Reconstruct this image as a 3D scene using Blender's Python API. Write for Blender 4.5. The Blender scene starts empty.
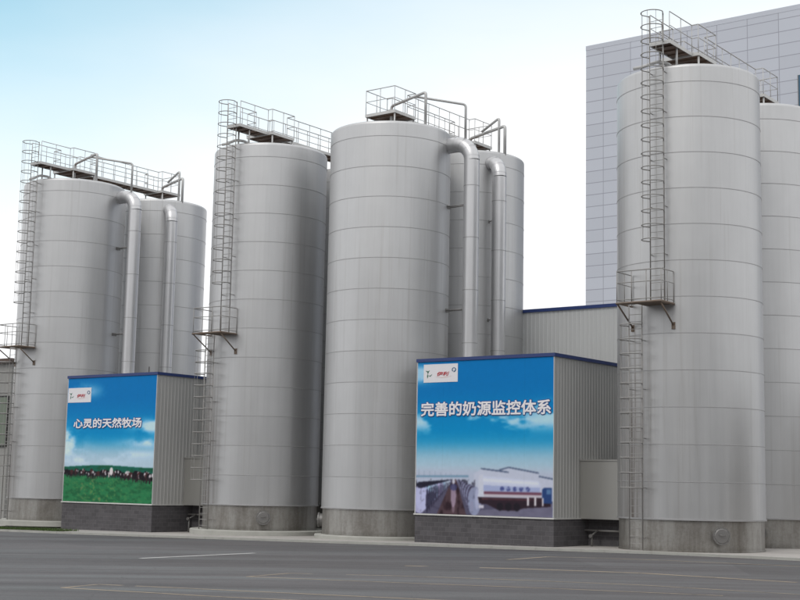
import bpy, bmesh, math, random
import numpy as np
from math import radians as rad, sin, cos, pi, hypot, atan2, sqrt
from mathutils import Vector, Matrix
from mathutils import noise as mnoise

random.seed(7)
sc = bpy.context.scene
col = sc.collection

# ------------------------------------------------------------------ site frame
YAW = rad(37.15)
E1 = (cos(YAW), -sin(YAW)); E2 = (sin(YAW), cos(YAW)); ORG = (12.37, 58.61)
def W(a, b, z=0.0):
    """site coordinates (a along the silo row, b to the back) to the world"""
    return (ORG[0] + a*E1[0] + b*E2[0], ORG[1] + a*E1[1] + b*E2[1], z)
def ground_z(a):
    return 0.0105*max(-60.0, min(0.0, a))

# ------------------------------------------------------------------ materials
def s2l(c):
    c /= 255.0
    return c/12.92 if c <= .04045 else ((c+.055)/1.055)**2.4
class NT:
    def __init__(s, name):
        s.m = bpy.data.materials.new(name); s.m.use_nodes = True
        s.t = s.m.node_tree; s.n = s.t.nodes; s.b = s.n['Principled BSDF']
    def node(s, typ, ins=None, **kw):
        n = s.n.new(typ)
        for k, v in kw.items(): setattr(n, k, v)
        for k, v in (ins or {}).items():
            if isinstance(v, bpy.types.NodeSocket): s.t.links.new(v, n.inputs[k])
            else: n.inputs[k].default_value = v
        return n
    def math(s, op, a, b=None, c=None, clamp=False):
        n = s.n.new('ShaderNodeMath'); n.operation = op; n.use_clamp = clamp
        for i, v in enumerate((a, b, c)):
            if v is None: continue
            if isinstance(v, bpy.types.NodeSocket): s.t.links.new(v, n.inputs[i])
            else: n.inputs[i].default_value = v
        return n.outputs[0]
    def set(s, **kw):
        for k, v in kw.items():
            k = k.replace('_', ' ')
            if isinstance(v, bpy.types.NodeSocket): s.t.links.new(v, s.b.inputs[k])
            else: s.b.inputs[k].default_value = v
    def coord(s, scale=(1, 1, 1), rnd=True):
        tc = s.node('ShaderNodeTexCoord')
        v = tc.outputs['Object']
        if rnd:
            oi = s.node('ShaderNodeObjectInfo')
            k = s.math('MULTIPLY', oi.outputs['Random'], 37.0)
            cb = s.node('ShaderNodeCombineXYZ', {0: k, 1: k, 2: 0.0})
            v = s.node('ShaderNodeVectorMath', {0: v, 1: cb.outputs[0]}, operation='ADD').outputs[0]
        return s.node('ShaderNodeVectorMath', {0: v, 1: scale}, operation='MULTIPLY').outputs[0]
    def noise(s, vec, scale, detail=4, rough=.55):
        return s.node('ShaderNodeTexNoise', {'Vector': vec, 'Scale': scale, 'Detail': detail, 'Roughness': rough}).outputs['Fac']
    def ramp(s, fac, stops):
        r = s.node('ShaderNodeValToRGB', {0: fac}); e = r.color_ramp.elements
        while len(e) < len(stops): e.new(.5)
        for i, (p, c) in enumerate(stops):
            e[i].position = p; e[i].color = (*c, 1) if len(c) == 3 else c
        return r.outputs[0]
    def mix(s, f, a, b, typ='MIX'):
        n = s.node('ShaderNodeMix', data_type='RGBA', blend_type=typ)
        for k, v in ((0, f), (6, a), (7, b)):
            if isinstance(v, bpy.types.NodeSocket): s.t.links.new(v, n.inputs[k])
            else: n.inputs[k].default_value = v if not isinstance(v, tuple) or len(v) == 4 else (*v, 1)
        return n.outputs[2]
    def bump(s, h, strength, dist):
        return s.node('ShaderNodeBump', {'Height': h, 'Strength': strength, 'Distance': dist}).outputs[0]

M = {}
def metal_sheet(name, base, metallic, rough, streak=.10, courses=True, wave=1.0, dirt=(.30, .28, .25), stain=False):
    t = NT(name)
    vS = t.coord((1, 1, .035)); vF = t.coord((1, 1, 1))
    n1 = t.noise(vS, 1.7, 5, .6); n2 = t.noise(vS, 9, 3, .6); n3 = t.noise(vF, .9, 4)
    f = t.math('MULTIPLY_ADD', n1, 2*streak, 1-streak)
    f = t.math('MULTIPLY', f, t.math('MULTIPLY_ADD', n2, streak, 1-streak*.5))
    f = t.math('MULTIPLY', f, t.math('MULTIPLY_ADD', n3, .10, .95))
    if courses:
        tc = t.node('ShaderNodeTexCoord'); sp = t.node('ShaderNodeSeparateXYZ', {0: tc.outputs['Object']})
        ring = t.math('FLOOR', t.math('DIVIDE', t.math('SUBTRACT', sp.outputs[2], 1.27), 1.5))
        ang = t.math('FLOOR', t.math('MULTIPLY', t.math('ARCTAN2', sp.outputs[1], sp.outputs[0]), 1.11))
        oi = t.node('ShaderNodeObjectInfo')
        cb = t.node('ShaderNodeCombineXYZ', {0: ring, 1: ang, 2: oi.outputs['Random']})
        wn = t.node('ShaderNodeTexWhiteNoise', {'Vector': cb.outputs[0]})
        f = t.math('MULTIPLY', f, t.math('MULTIPLY_ADD', wn.outputs[0], .05, .975))
        f = t.math('MULTIPLY', f, t.math('MULTIPLY_ADD', oi.outputs['Random'], .06, .97))
    c = t.mix(1.0, (*base, 1), t.node('ShaderNodeCombineColor', {0: f, 1: f, 2: f}).outputs[0], 'MULTIPLY')
    st = t.noise(t.coord((1, 1, .02)), 5, 4, .7)
    df = t.math('MULTIPLY', t.math('SUBTRACT', st, .56, clamp=True), 1.5, clamp=True)
    c = t.mix(df, c, (*dirt, 1))
    if stain:                             # rusty run-off below and beside the ladder
        dx = t.math('DIVIDE', t.math('ABSOLUTE', t.math('ADD', sp.outputs[0], 1.25)), 1.35)
        mk = t.math('MULTIPLY', t.math('SUBTRACT', 1.0, dx, clamp=True), t.math('MULTIPLY', sp.outputs[1], -.6, clamp=True))
        mk = t.math('MULTIPLY', mk, t.math('DIVIDE', t.math('SUBTRACT', 11.0, sp.outputs[2]), 6.0, clamp=True))
        mk = t.math('MULTIPLY', mk, t.math('MULTIPLY_ADD', t.math('SUBTRACT', st, .35, clamp=True), 3.0, .25, clamp=True), clamp=True)
        c = t.mix(mk, c, (.105, .085, .07, 1))
    r = t.math('MULTIPLY_ADD', n1, .16, rough-.08)
    hb = t.noise(t.coord((1, 1, .10)), 1.1, 2)
    t.set(Base_Color=c, Metallic=(t.math('MULTIPLY_ADD', mk, -metallic*.8, metallic) if stain else metallic), Roughness=r, Normal=t.bump(hb, .5*wave, .05))
    M[name] = t.m
metal_sheet('silo_cladding', (.555, .558, .562), .86, .455, .075)
metal_sheet('silo_cladding_stained', (.555, .558, .562), .86, .455, .075, stain=True)
metal_sheet('skirt_steel', (.225, .215, .20), .35, .5, .34, False, .5, (.10, .085, .065))
metal_sheet('duct_metal', (.60, .60, .61), .80, .36, .08, False, .3)
t = NT('skirt_weathered')
va = t.coord((1, 1, .28)); na = t.noise(va, 1.15, 6, .68); nb_ = t.noise(t.coord((1, 1, .06)), 4.0, 5, .7); nc = t.noise(t.coord((1, 1, 1)), 9, 5, .7)
k = t.math('ADD', t.math('MULTIPLY', na, .55), t.math('ADD', t.math('MULTIPLY', nb_, .25), t.math('MULTIPLY', nc, .20)))
tc = t.node('ShaderNodeTexCoord'); sp = t.node('ShaderNodeSeparateXYZ', {0: tc.outputs['Object']})
low = t.math('MULTIPLY', t.math('SUBTRACT', .42, t.math('ADD', sp.outputs[2], t.math('MULTIPLY', na, .35)), clamp=True), 3.2, clamp=True)   # splash-back grime with an uneven upper limit
c = t.ramp(k, [(.32, (.18, .165, .145)), (.44, (.27, .255, .235)), (.55, (.37, .36, .34)), (.68, (.46, .45, .43))])
c = t.mix(t.math('MULTIPLY', low, .45), c, (.085, .078, .064, 1))
t.set(Base_Color=c, Metallic=.7, Roughness=.45, Normal=t.bump(nc, .15, .01)); M['skirt_weathered'] = t.m
def plain(name, base, rough=.6, metallic=0, var=.15, scale=3, rust=0, stretch=(1, 1, 1)):
    t = NT(name); n = t.noise(t.coord(stretch), scale, 5, .6)
    f = t.math('MULTIPLY_ADD', n, 2*var, 1-var)
    c = t.mix(1.0, (*base, 1), t.node('ShaderNodeCombineColor', {0: f, 1: f, 2: f}).outputs[0], 'MULTIPLY')
    if rust:
        n2 = t.noise(t.coord((1, 1, 1)), 2.3, 5, .65)
        c = t.mix(t.math('MULTIPLY', t.math('SUBTRACT', n2, .5-rust*.2, clamp=True), 5*rust, clamp=True), c, (.16, .085, .045, 1))
    t.set(Base_Color=c, Roughness=rough, Metallic=metallic)
    M[name] = t.m
plain('seam_line', (.42, .42, .425), .6, .6)
plain('rail_steel', (.50, .50, .495), .5, .4)
plain('ladder_steel', (.35, .345, .335), .6, .4, rust=.15)
plain('deck_steel', (.17, .13, .11), .7, .3, rust=.5)
plain('deck_edge', (.55, .55, .54), .5, .4)
plain('rusty_steel', (.20, .16, .13), .75, .3, rust=.35)
plain('manhole_steel', (.22, .215, .21), .5, .5)
plain('wall_panel', (.48, .48, .47), .5, .15, .07, 1.2, stretch=(1, 1, .25))
plain('wall_panel_pale', (.56, .57, .57), .5, .15, .06, 1.2, stretch=(1, 1, .25))
plain('annex_panel', (.40, .395, .375), .38, .55, .06, 1.0, stretch=(1, 1, .25))
plain('parapet_metal', (.50, .525, .585), .45, .15, .03)
plain('blue_trim', (.022, .045, .17), .45, .0, .1)
plain('sill_white', (.62, .62, .60), .6)
plain('plinth_concrete', (.40, .40, .37), .85, 0, .22, 1.5)
plain('dark_rubber', (.03, .03, .03), .8)
plain('shed_roof', (.10, .07, .06), .8)
plain('unseen_hall_wall', (.09, .08, .07), .8, 0, .15, .5)  # dark walls of the two halls added only for reflections
plain('shed_wall', (.28, .28, .27), .7, 0, .1, 1)
plain('white_plate', (.78, .77, .80), .5, 0, .02)
plain('lettering_white', (.86, .84, .86), .5, 0, .02)
plain('lettering_shade', (.03, .10, .30), .5, 0, .02)
plain('logo_red', (.55, .045, .06), .5, 0, .02)
plain('logo_green', (.05, .16, .11), .5, 0, .02)
plain('logo_blue', (.06, .14, .24), .5, 0, .02)
plain('logo_orange', (.72, .35, .25), .5, 0, .02)
plain('grass_blade', (.06, .10, .025), .8, 0, .4, 2)
plain('soil', (.10, .085, .05), .95, 0, .3, 3)
def glass(name, c, r=.15):
    t = NT(name); t.set(Base_Color=(*c, 1), Roughness=r, Metallic=.3, Specular_IOR_Level=.7); M[name] = t.m
glass('window_blue', (.035, .10, .16)); glass('window_green', (.14, .17, .13), .4)

t = NT('blockwork')                       # dark grey split-face blocks
tc = t.node('ShaderNodeTexCoord'); sp = t.node('ShaderNodeSeparateXYZ', {0: tc.outputs['Object']})
cb = t.node('ShaderNodeCombineXYZ', {0: t.math('ADD', sp.outputs[0], sp.outputs[1]), 1: sp.outputs[2], 2: 0.0})
br = t.node('ShaderNodeTexBrick', {'Vector': cb.outputs[0], 'Color1': (.072, .068, .074, 1), 'Color2': (.10, .095, .102, 1), 'Mortar': (.13, .125, .13, 1),
     'Scale': 1.0, 'Mortar Size': .009, 'Mortar Smooth': .2, 'Bias': 0.0, 'Brick Width': .4, 'Row Height': .2})
nz = t.noise(t.coord((1, 1, 1)), 6, 6, .7); nl = t.noise(t.coord((1, 1, 1)), .8, 3, .6)
f = t.math('MULTIPLY', t.math('MULTIPLY_ADD', nz, .5, .75), t.math('MULTIPLY_ADD', nl, .5, .75))
c = t.mix(1.0, br.outputs[0], t.node('ShaderNodeCombineColor', {0: f, 1: f, 2: f}).outputs[0], 'MULTIPLY')
t.set(Base_Color=c, Roughness=.85, Normal=t.bump(t.math('ADD', t.math('MULTIPLY', br.outputs[1], -1.0), nz), .5, .02))
M['blockwork'] = t.m

t = NT('facade_cladding')                 # composite cassette panels, local x / z
tc = t.node('ShaderNodeTexCoord'); sp = t.node('ShaderNodeSeparateXYZ', {0: tc.outputs['Object']})
hx = t.math('DIVIDE', t.math('ADD', t.math('ADD', sp.outputs[0], sp.outputs[1]), 200*2.92-.68-1.2), 2.92)
hz = t.math('DIVIDE', t.math('ADD', sp.outputs[2], 1.145*50-44.0), 1.145)
def joint(h, w):
    fr = t.math('FRACT', h); d = t.math('MINIMUM', fr, t.math('SUBTRACT', 1.0, fr))
    return t.math('LESS_THAN', d, w)
j = t.math('MAXIMUM', joint(hx, .011), joint(hz, .032))
cell = t.node('ShaderNodeCombineXYZ', {0: t.math('FLOOR', hx), 1: t.math('FLOOR', hz), 2: 0.0})
wn = t.node('ShaderNodeTexWhiteNoise', {'Vector': cell.outputs[0]})
f = t.math('MULTIPLY_ADD', wn.outputs[0], .07, .965)
base = t.mix(1.0, (.50, .525, .585, 1), t.node('ShaderNodeCombineColor', {0: f, 1: f, 2: f}).outputs[0], 'MULTIPLY')
t.set(Base_Color=t.mix(j, base, (.31, .32, .37, 1)), Roughness=.45, Metallic=.15)
M['facade_cladding'] = t.m

t = NT('asphalt')
v1 = t.coord((1, 1, 1), False)
big = t.noise(v1, .10, 5, .6); mid = t.noise(v1, .9, 6, .65); fine = t.noise(v1, 22, 3, .7)
mp = t.node('ShaderNodeMapping', {'Vector': v1, 'Rotation': (0, 0, rad(8)), 'Scale': (.035, .55, 1)})
tr = t.noise(mp.outputs[0], 1.0, 6, .62)
mp2 = t.node('ShaderNodeMapping', {'Vector': v1, 'Rotation': (0, 0, rad(22)), 'Scale': (.05, 1.3, 1)})
tr2 = t.noise(mp2.outputs[0], 1.0, 5, .6)
f = t.math('MULTIPLY', t.math('MULTIPLY_ADD', big, .5, .75), t.math('MULTIPLY_ADD', mid, .35, .82))
f = t.math('MULTIPLY', f, t.math('MULTIPLY_ADD', tr, 1.5, .22))
f = t.math('MULTIPLY', f, t.math('MULTIPLY_ADD', tr2, .9, .52))
f = t.math('MULTIPLY', f, t.math('MULTIPLY_ADD', fine, .9, .55))
c = t.mix(t.math('MULTIPLY', t.math('SUBTRACT', tr, .45, clamp=True), 3.0, clamp=True), (.100, .094, .097, 1), (.098, .110, .112, 1))
pt = t.node('ShaderNodeTexVoronoi', {'Vector': t.node('ShaderNodeVectorMath', {0: v1, 1: (.07, .16, 1)}, operation='MULTIPLY').outputs[0], 'Scale': 1.0}).outputs['Color']
ps = t.node('ShaderNodeSeparateColor', {0: pt})
f = t.math('MULTIPLY', f, t.math('MULTIPLY_ADD', ps.outputs[0], .22, .89))
cr = t.node('ShaderNodeTexVoronoi', {'Vector': t.node('ShaderNodeVectorMath', {0: v1, 1: t.node('ShaderNodeTexNoise', {'Vector': v1, 'Scale': .8, 'Detail': 4.0}).outputs['Color']}, operation='ADD').outputs[0], 'Scale': .16}, feature='DISTANCE_TO_EDGE').outputs['Distance']
crk = t.math('MULTIPLY', t.math('LESS_THAN', cr, .0035), t.math('GREATER_THAN', mid, .47))
f = t.math('MULTIPLY', f, t.math('MULTIPLY_ADD', crk, -.15, 1.0))
oil = t.math('MULTIPLY', t.math('SUBTRACT', t.noise(v1, .55, 3), .64, clamp=True), 6.0, clamp=True)
f = t.math('MULTIPLY', f, t.math('MULTIPLY_ADD', oil, -.25, 1.0))
c = t.mix(1.0, c, t.node('ShaderNodeCombineColor', {0: f, 1: f, 2: f}).outputs[0], 'MULTIPLY')
t.set(Base_Color=c, Roughness=t.math('MULTIPLY_ADD', tr, .3, .62), Normal=t.bump(fine, .3, .01))
M['asphalt'] = t.m

t = NT('pavement_concrete')
v1 = t.coord((1, 1, 1), False)
n1 = t.noise(v1, .5, 6, .65); n2 = t.noise(v1, 14, 4, .7)
f = t.math('MULTIPLY', t.math('MULTIPLY_ADD', n1, .6, .70), t.math('MULTIPLY_ADD', n2, .3, .85))
c = t.mix(1.0, (.40, .38, .36, 1), t.node('ShaderNodeCombineColor', {0: f, 1: f, 2: f}).outputs[0], 'MULTIPLY')
t.set(Base_Color=c, Roughness=.9, Normal=t.bump(n2, .3, .01))
M['pavement_concrete'] = t.m

def paint(name, c, lo, hi):               # worn road paint: fades into the asphalt
    t = NT(name); v = t.coord((1, 1, 1), False)
    n = t.math('ADD', t.math('MULTIPLY', t.noise(v, 7, 6, .75), .5), t.math('MULTIPLY', t.noise(v, .7, 3, .6), .5))
    w = t.math('DIVIDE', t.math('SUBTRACT', n, lo), hi-lo, clamp=True)
    t.set(Base_Color=t.mix(w, (.088, .084, .086, 1), (*c, 1)), Roughness=.8); M[name] = t.m
paint('paint_white', (.52, .52, .51), .26, .46)
paint('paint_yellow', (.30, .245, .18), .30, .54)

t = NT('banner_print'); ca = t.node('ShaderNodeVertexColor', layer_name='print')
t.set(Base_Color=ca.outputs[0], Roughness=.6, Specular_IOR_Level=.15)
M['banner_print'] = t.m

# ------------------------------------------------------------------ mesh helpers
class MB:
    """collects quads, boxes, tubes and lathed strips; build() links them as one mesh"""
    def __init__(s): s.v = []; s.f = []; s.mi = []; s.sm = []; s.mats = []
    def _m(s, m):
        if m not in s.mats: s.mats.append(m)
        return s.mats.index(m)
    def face(s, idx, m=None, smooth=False):
        s.f.append(idx); s.mi.append(-1 if m is None else s._m(m)); s.sm.append(smooth)
    def box(s, x0, x1, y0, y1, z0, z1, m=None):
        b = len(s.v)
        s.v += [(x, y, z) for z in (z0, z1) for y in (y0, y1) for x in (x0, x1)]
        for q in ((0, 2, 3, 1), (4, 5, 7, 6), (0, 1, 5, 4), (2, 6, 7, 3), (0, 4, 6, 2), (1, 3, 7, 5)):
            s.face([b+i for i in q], m)
    def tube(s, pts, r, n=8, m=None, closed=False, caps=True):
        P = [Vector(p) for p in pts]; k = len(P); rings = []
        up = None
        for i in range(k):
            if closed: a = P[(i-1) % k]; c = P[(i+1) % k]
            else: a = P[max(0, i-1)]; c = P[min(k-1, i+1)]
            t_ = (c-a).normalized()
            if up is None:
                up = Vector((0, 0, 1)) if abs(t_.z) < .9 else Vector((0, 1, 0))
            u = (up - t_*up.dot(t_))
            if u.length < 1e-4: u = t_.orthogonal()
            u.normalize(); w = t_.cross(u); up = u
            sc_ = 1.0
            if 0 < i < k-1 or closed:
                d1 = (P[i]-P[(i-1) % k]).normalized(); d2 = (P[(i+1) % k]-P[i]).normalized()
                cs = max(.35, sqrt(max(0, (1+d1.dot(d2))/2))); sc_ = 1/cs if cs < .98 else 1
            rad_i = r[i] if isinstance(r, (list, tuple)) else r
            b = len(s.v)
            for j_ in range(n):
                an = 2*pi*j_/n
                s.v.append(tuple(P[i] + (u*cos(an)+w*sin(an))*rad_i*(1 if sc_ == 1 else (1+(sc_-1)*.5))))
            rings.append(b)
        for i in range(k if closed else k-1):
            a, c = rings[i], rings[(i+1) % k]
            for j_ in range(n):
                j2 = (j_+1) % n; s.face([a+j_, a+j2, c+j2, c+j_], m, n > 5)
        if caps and not closed:
            s.face([rings[0]+j_ for j_ in range(n)][::-1], m); s.face([rings[-1]+j_ for j_ in range(n)], m)
    def lathe(s, prof, n=128, m=None, cx=0, cy=0, a0=0, a1=2*pi):
        """every strip of the profile keeps its own vertices so rims stay crisp"""
        full = abs(a1-a0-2*pi) < 1e-6
        for (r0, z0, *mm), (r1, z1, *_) in zip(prof[:-1], prof[1:]):
            mat = mm[0] if mm else m
            b = len(s.v); k = n if full else n+1
            for r, z in ((r0, z0), (r1, z1)):
                for i in range(k):
                    an = a0+(a1-a0)*i/n; s.v.append((cx+r*cos(an), cy+r*sin(an), z))
            for i in range(n):
                i2 = (i+1) % k; s.face([b+i, b+i2, b+k+i2, b+k+i], mat, True)
    def build(s, name, mat=None, parent=None):
        me = bpy.data.meshes.new(name); me.from_pydata(s.v, [], s.f)
        off = 0
        if mat is not None: me.materials.append(M[mat]); off = 1
        for m in s.mats: me.materials.append(M[m])
        me.polygons.foreach_set('material_index', [0 if mi < 0 else mi+off for mi in s.mi])
        me.polygons.foreach_set('use_smooth', s.sm); me.update()
        o = bpy.data.objects.new(name, me); col.objects.link(o)
        if parent is not None: o.parent = parent
        return o
def thing(name, label, cat, loc=(0, 0, 0), rz=None, group=None):
    o = bpy.data.objects.new(name, None); col.objects.link(o); o.empty_display_size = .3
    o.location = loc; o.rotation_euler = (0, 0, -YAW if rz is None else rz)
    return tag(o, label, cat, group)
def tag(o, label=None, cat=None, group=None, kind=None):
    for k, v in (('label', label), ('category', cat), ('group', group), ('kind', kind)):
        if v: o[k] = v
    return o
def at(o, a, b, z=0):
    o.location = W(a, b, z); o.rotation_euler = (0, 0, -YAW); return o

# ------------------------------------------------------------------ silos
R = 3.045; ZB = 1.27; ZR = ZB+18; ZT = 20.02
def shell_mb(m='silo_cladding'):
    mb = MB()
    prof = [(R-.07, ZB-.03, m), (R+.03, ZB-.03, 'seam_line'), (R+.03, ZB+.03, m), (R, ZB+.032, m)]
    for k in range(1, 13):
        z = ZB+1.5*k
        prof += [(R, z-.018, 'seam_line'), (R+.012, z-.014, 'seam_line'), (R+.012, z+.010, 'seam_line'), (R, z+.014, m)]
    prof += [(R, ZT-.12, m)]
    for i in range(1, 6):
        an = pi/2*i/5; prof.append((R-.16+.16*cos(an), ZT-.12+.16*sin(an)*.9, m))
    mb.lathe(prof)
    return mb
def roof_mb():
    mb = MB(); mb.lathe([(R-.16, ZT+.024), (1.2, ZT+.13), (.9, ZT+.15), (.001, ZT+.17)], 96); return mb
def skirt_mb():
    mb = MB(); mb.lathe([(R-.06, -.5), (R-.06, ZB-.03)], 96); mb.lathe([(R-.03, -.5), (R-.03, .05), (R-.06, .07)], 96); return mb
def manhole_mb(ang):
    mb = MB(); c, s_ = cos(ang), sin(ang)
    def P(r, k, an): # disc around the radial axis
        return (c*r - s_*k*cos(an), s_*r + c*k*cos(an), .66 + k*sin(an))
    n = 28
    prof = [(R-.12, .31), (R+.10, .31), (R+.10, .36), (R+.16, .36), (R+.16, .30), (R+.185, .27), (R+.19, .10), (R+.19, .001)]
    for (r0, k0), (r1, k1) in zip(prof[:-1], prof[1:]):
        b = len(mb.v)
        for r, k in ((r0, k0), (r1, k1)):
            for i in range(n): mb.v.append(P(r, k, 2*pi*i/n))
        for i in range(n): mb.face([b+i, b+(i+1) % n, b+n+(i+1) % n, b+n+i], None, False)
    h = MB()
    h.tube([P(R+.19, .12, .3), P(R+.26, .12, .3), P(R+.26, .12, 2.8), P(R+.19, .12, 2.8)], .014, 6)
    for i in range(10):
        p = P(R+.13, .33, 2*pi*i/10); q = P(R+.185, .33, 2*pi*i/10); mb.tube([p, q], .018, 6)
    return mb, h
def ladder_mb(xl, xr, y, z0, z1, stand=()):
    mb = MB()
    for x in (xl, xr): mb.tube([(x, y, z0), (x, y, z1)], .026, 6)
    z = z0+.25
    while z < z1-.1:
        mb.tube([(xl, y, z), (xr, y, z)], .013, 5); z += .3
    for z in stand:
        for x in (xl, xr):
            ys = -sqrt(R*R-x*x)
            mb.tube([(x, y, z), (x, ys+.01, z)], .022, 5)
    return mb
def cage_mb(xl, xr, y, z0, z1, rr=.40):
    mb = MB(); xc = (xl+xr)/2
    def arc(z):
        pts = [(xl, y, z)]
        for i in range(13):
            an = pi + pi*i/12
            pts.append((xc+rr*cos(an), y-.36+rr*sin(an)*1.0, z))
        return pts+[(xr, y, z)]
    z = z0
    while z <= z1+.01:
        mb.tube(arc(z), .023, 6); z += .6
    zt = z-.6
    for i in (0, 3, 6, 9, 12):
        an = pi+pi*i/12
        mb.tube([(xc+(rr-.01)*cos(an), y-.36+(rr-.01)*sin(an), z0), (xc+(rr-.01)*cos(an), y-.36+(rr-.01)*sin(an), zt)], .009, 5)
    return mb
def rails(mb, line, z0, heights=(1.25, .66), post=.95, r=.021, closed=False):
    """guard rail along a polyline: posts, hand rail and two knee rails"""
    for h in heights:
        mb.tube([(x, y, z0+h) for x, y in line], r if h == heights[0] else r*.75, 6)
    for (x0, y0), (x1, y1) in zip(line[:-1], line[1:]):
        L = hypot(x1-x0, y1-y0); k = max(1, round(L/post))
        for i in range(k+1):
            if i == k and (x1, y1) != line[-1]: continue
            f_ = i/k; mb.tube([(x0+(x1-x0)*f_, y0+(y1-y0)*f_, z0), (x0+(x1-x0)*f_, y0+(y1-y0)*f_, z0+heights[0])], r*.9, 6)

GW = 'silos standing in the row'
MESH = {}
def silo(label, a, b, front, man=None, ladder=False, vents=None, hatch=None, zg=0.0, plinth=None):
    t = thing('silo', label, 'silo', W(a, b, 0), group=GW)
    for nm, fn, mt in (('shell', shell_mb, None), ('roof', roof_mb, 'silo_cladding'), ('skirt', skirt_mb, 'skirt_weathered')):
        key = nm+str(ladder) if nm == 'shell' else nm
        if key not in MESH:
            o = (fn('silo_cladding_stained') if (ladder and nm == 'shell') else fn()).build(nm, mt, t); MESH[key] = o.data
        else:
            o = bpy.data.objects.new(nm, MESH[key]); col.objects.link(o); o.parent = t
    if plinth:
        mb = MB(); mb.lathe([(plinth, zg-.3), (plinth, -.03), (plinth-.03, 0.0), (R-.03, .012)], 72); mb.build('base_slab', 'plinth_concrete', t)
    for an in (man or []):
        mh, hd = manhole_mb(an); o = mh.build('manhole_cover', 'manhole_steel', t); hd.build('handle', 'manhole_steel', o)
    if ladder:
        lad = ladder_mb(-.17, .46, -3.27, 9.98, 22.2, (12, 14, 16, 18, 19.7)).build('ladder', 'ladder_steel', t)
        cage_mb(-.17, .46, -3.27, 12.55, 22.16, .47).build('ladder_cage', 'ladder_steel', lad)
        lad = ladder_mb(-1.16, -.57, -3.27, zg+.02, 9.96, (.5, 2.5, 4.5, 6.5, 8.5)).build('ladder', 'ladder_steel', t)
        cage_mb(-1.16, -.57, -3.27, 2.5, 9.2, .47).build('ladder_cage', 'ladder_steel', lad)
        mb = MB()
        mb.box(-.52, .75, -4.15, -3.02, 9.93, 9.99); mb.box(-1.28, -.521, -4.15, -3.72, 9.93, 9.99)
        mb.box(-1.28, -1.20, -3.719, -2.82, 9.93, 9.99)
        mb.tube([(-1.28, -4.17, 9.94), (.75, -4.17, 9.94), (.75, -3.0, 9.94)], .045, 4)
        plat = mb.build('access_platform', 'rusty_steel', t)
        g = MB(); rails(g, [(-1.26, -2.82), (-1.26, -4.13), (.73, -4.13), (.73, -3.0)], 9.99, (1.28, .8, .1), .66, .02); g.build('guard_rail', 'ladder_steel', plat)
        for x in (-1.22, .70):
            ys = -sqrt(R*R-x*x)
            br_ = MB(); br_.tube([(x, -4.12, 9.9), (x, ys-.02, 9.08)], .036, 6); br_.box(x-.07, x+.07, ys-.05, ys+.03, 8.92, 9.2); br_.build('bracket', 'rusty_steel', plat)
    if vents:
        for path, r in vents:
            mb = MB(); pts = []
            for i, p in enumerate(path):        # round the corners a little
                p = Vector(p)
                if 0 < i < len(path)-1:
                    d1 = (Vector(path[i-1])-p).normalized(); d2 = (Vector(path[i+1])-p).normalized()
                    for f_ in (0, .25, .5, .75, 1):
                        q = p + d1*.16*(1-f_)**2 + d2*.16*f_**2; pts.append(tuple(q))
                else: pts.append(tuple(p))
            mb.tube(pts, r, 10); mb.build('vent_pipe', 'rail_steel', t)
    if hatch:
        x, y, z = hatch; an = atan2(y, x)
        mb = MB(); 
        mb.box(-.02, .30, -.30, .30, -.45, .45); h = mb.build('sensor_box', 'annex_panel', t); h.location = (R*cos(an), R*sin(an), z); h.rotation_euler = (0, 0, an)
        mb = MB(); mb.tube([(.29, 0, .12), (.36, 0, .12)], .14, 14); o = mb.build('port', 'dark_rubber', h)
    return t
def frontvents():
    return [([(2.62, -.65, 19.95), (2.62, -.65, 21.75), (.28, -.38, 21.45), (.28, -.38, 20.1)], .075),
            ([(1.55, -.55, 21.64), (1.9, -.5, 21.66), (3.86, 1.05, 21.32), (3.86, 1.05, 19.55)], .062)]
def backvents():
    return [([(2.40, -.65, 19.95), (2.40, -.65, 22.05), (1.2, -.5, 21.5)], .07),
            ([(0, .15, 20.1), (0, .15, 21.42), (2.86, -.78, 21.52), (2.86, -.78, 19.9)], .085)]
roofpipe = ([(-1.35, -2.40, 20.33), (-.9, -2.5, 20.30), (-.1, -2.68, 20.35), (.25, -2.3, 20.3), (.3, -1.8, 20.0)], .075)
TR_, T3_, T2_, T1_ = (0, 0), (-16.42, .17), (-24.56, .10), (-40.58, -.02); BK = 7.12
def sp_(p): return ground_z(p[0])
silo('tall silo at the far right with ladder in front of the grey tower block', *TR_, 1, [rad(317)], True, [roofpipe], zg=0)
silo('silo cut by the right picture edge, behind the laddered silo', TR_[0], BK, 0, [rad(292)], False, [])
silo('middle silo without a ladder, directly left of the larger blue banner house', *T3_, 1, [rad(212)], False, frontvents(), zg=sp_(T3_), plinth=3.36)
silo('silo behind the middle pair, partly hidden by two round ducts', T3_[0], T3_[1]+7.0, 0, None, False, backvents(), plinth=3.36, zg=sp_(T3_))
silo('laddered silo between the small banner and the middle silo', *T2_, 1, [rad(316)], True, [roofpipe], zg=sp_(T2_)*.3, plinth=3.62)
silo('silo hidden behind the laddered silo of the middle pair', T2_[0], BK, 0, None, False, [], plinth=3.4, zg=sp_(T2_))
silo('leftmost silo with ladder, behind the small blue banner', *T1_, 1, None, True, frontvents()+[roofpipe], zg=.0, plinth=3.72)
silo('rear silo at the left, seen right of the two left ducts', T1_[0], 6.95, 0, None, False, backvents(), hatch=(1.0, -2.9, 18.2), plinth=3.4, zg=sp_(T1_))

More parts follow.
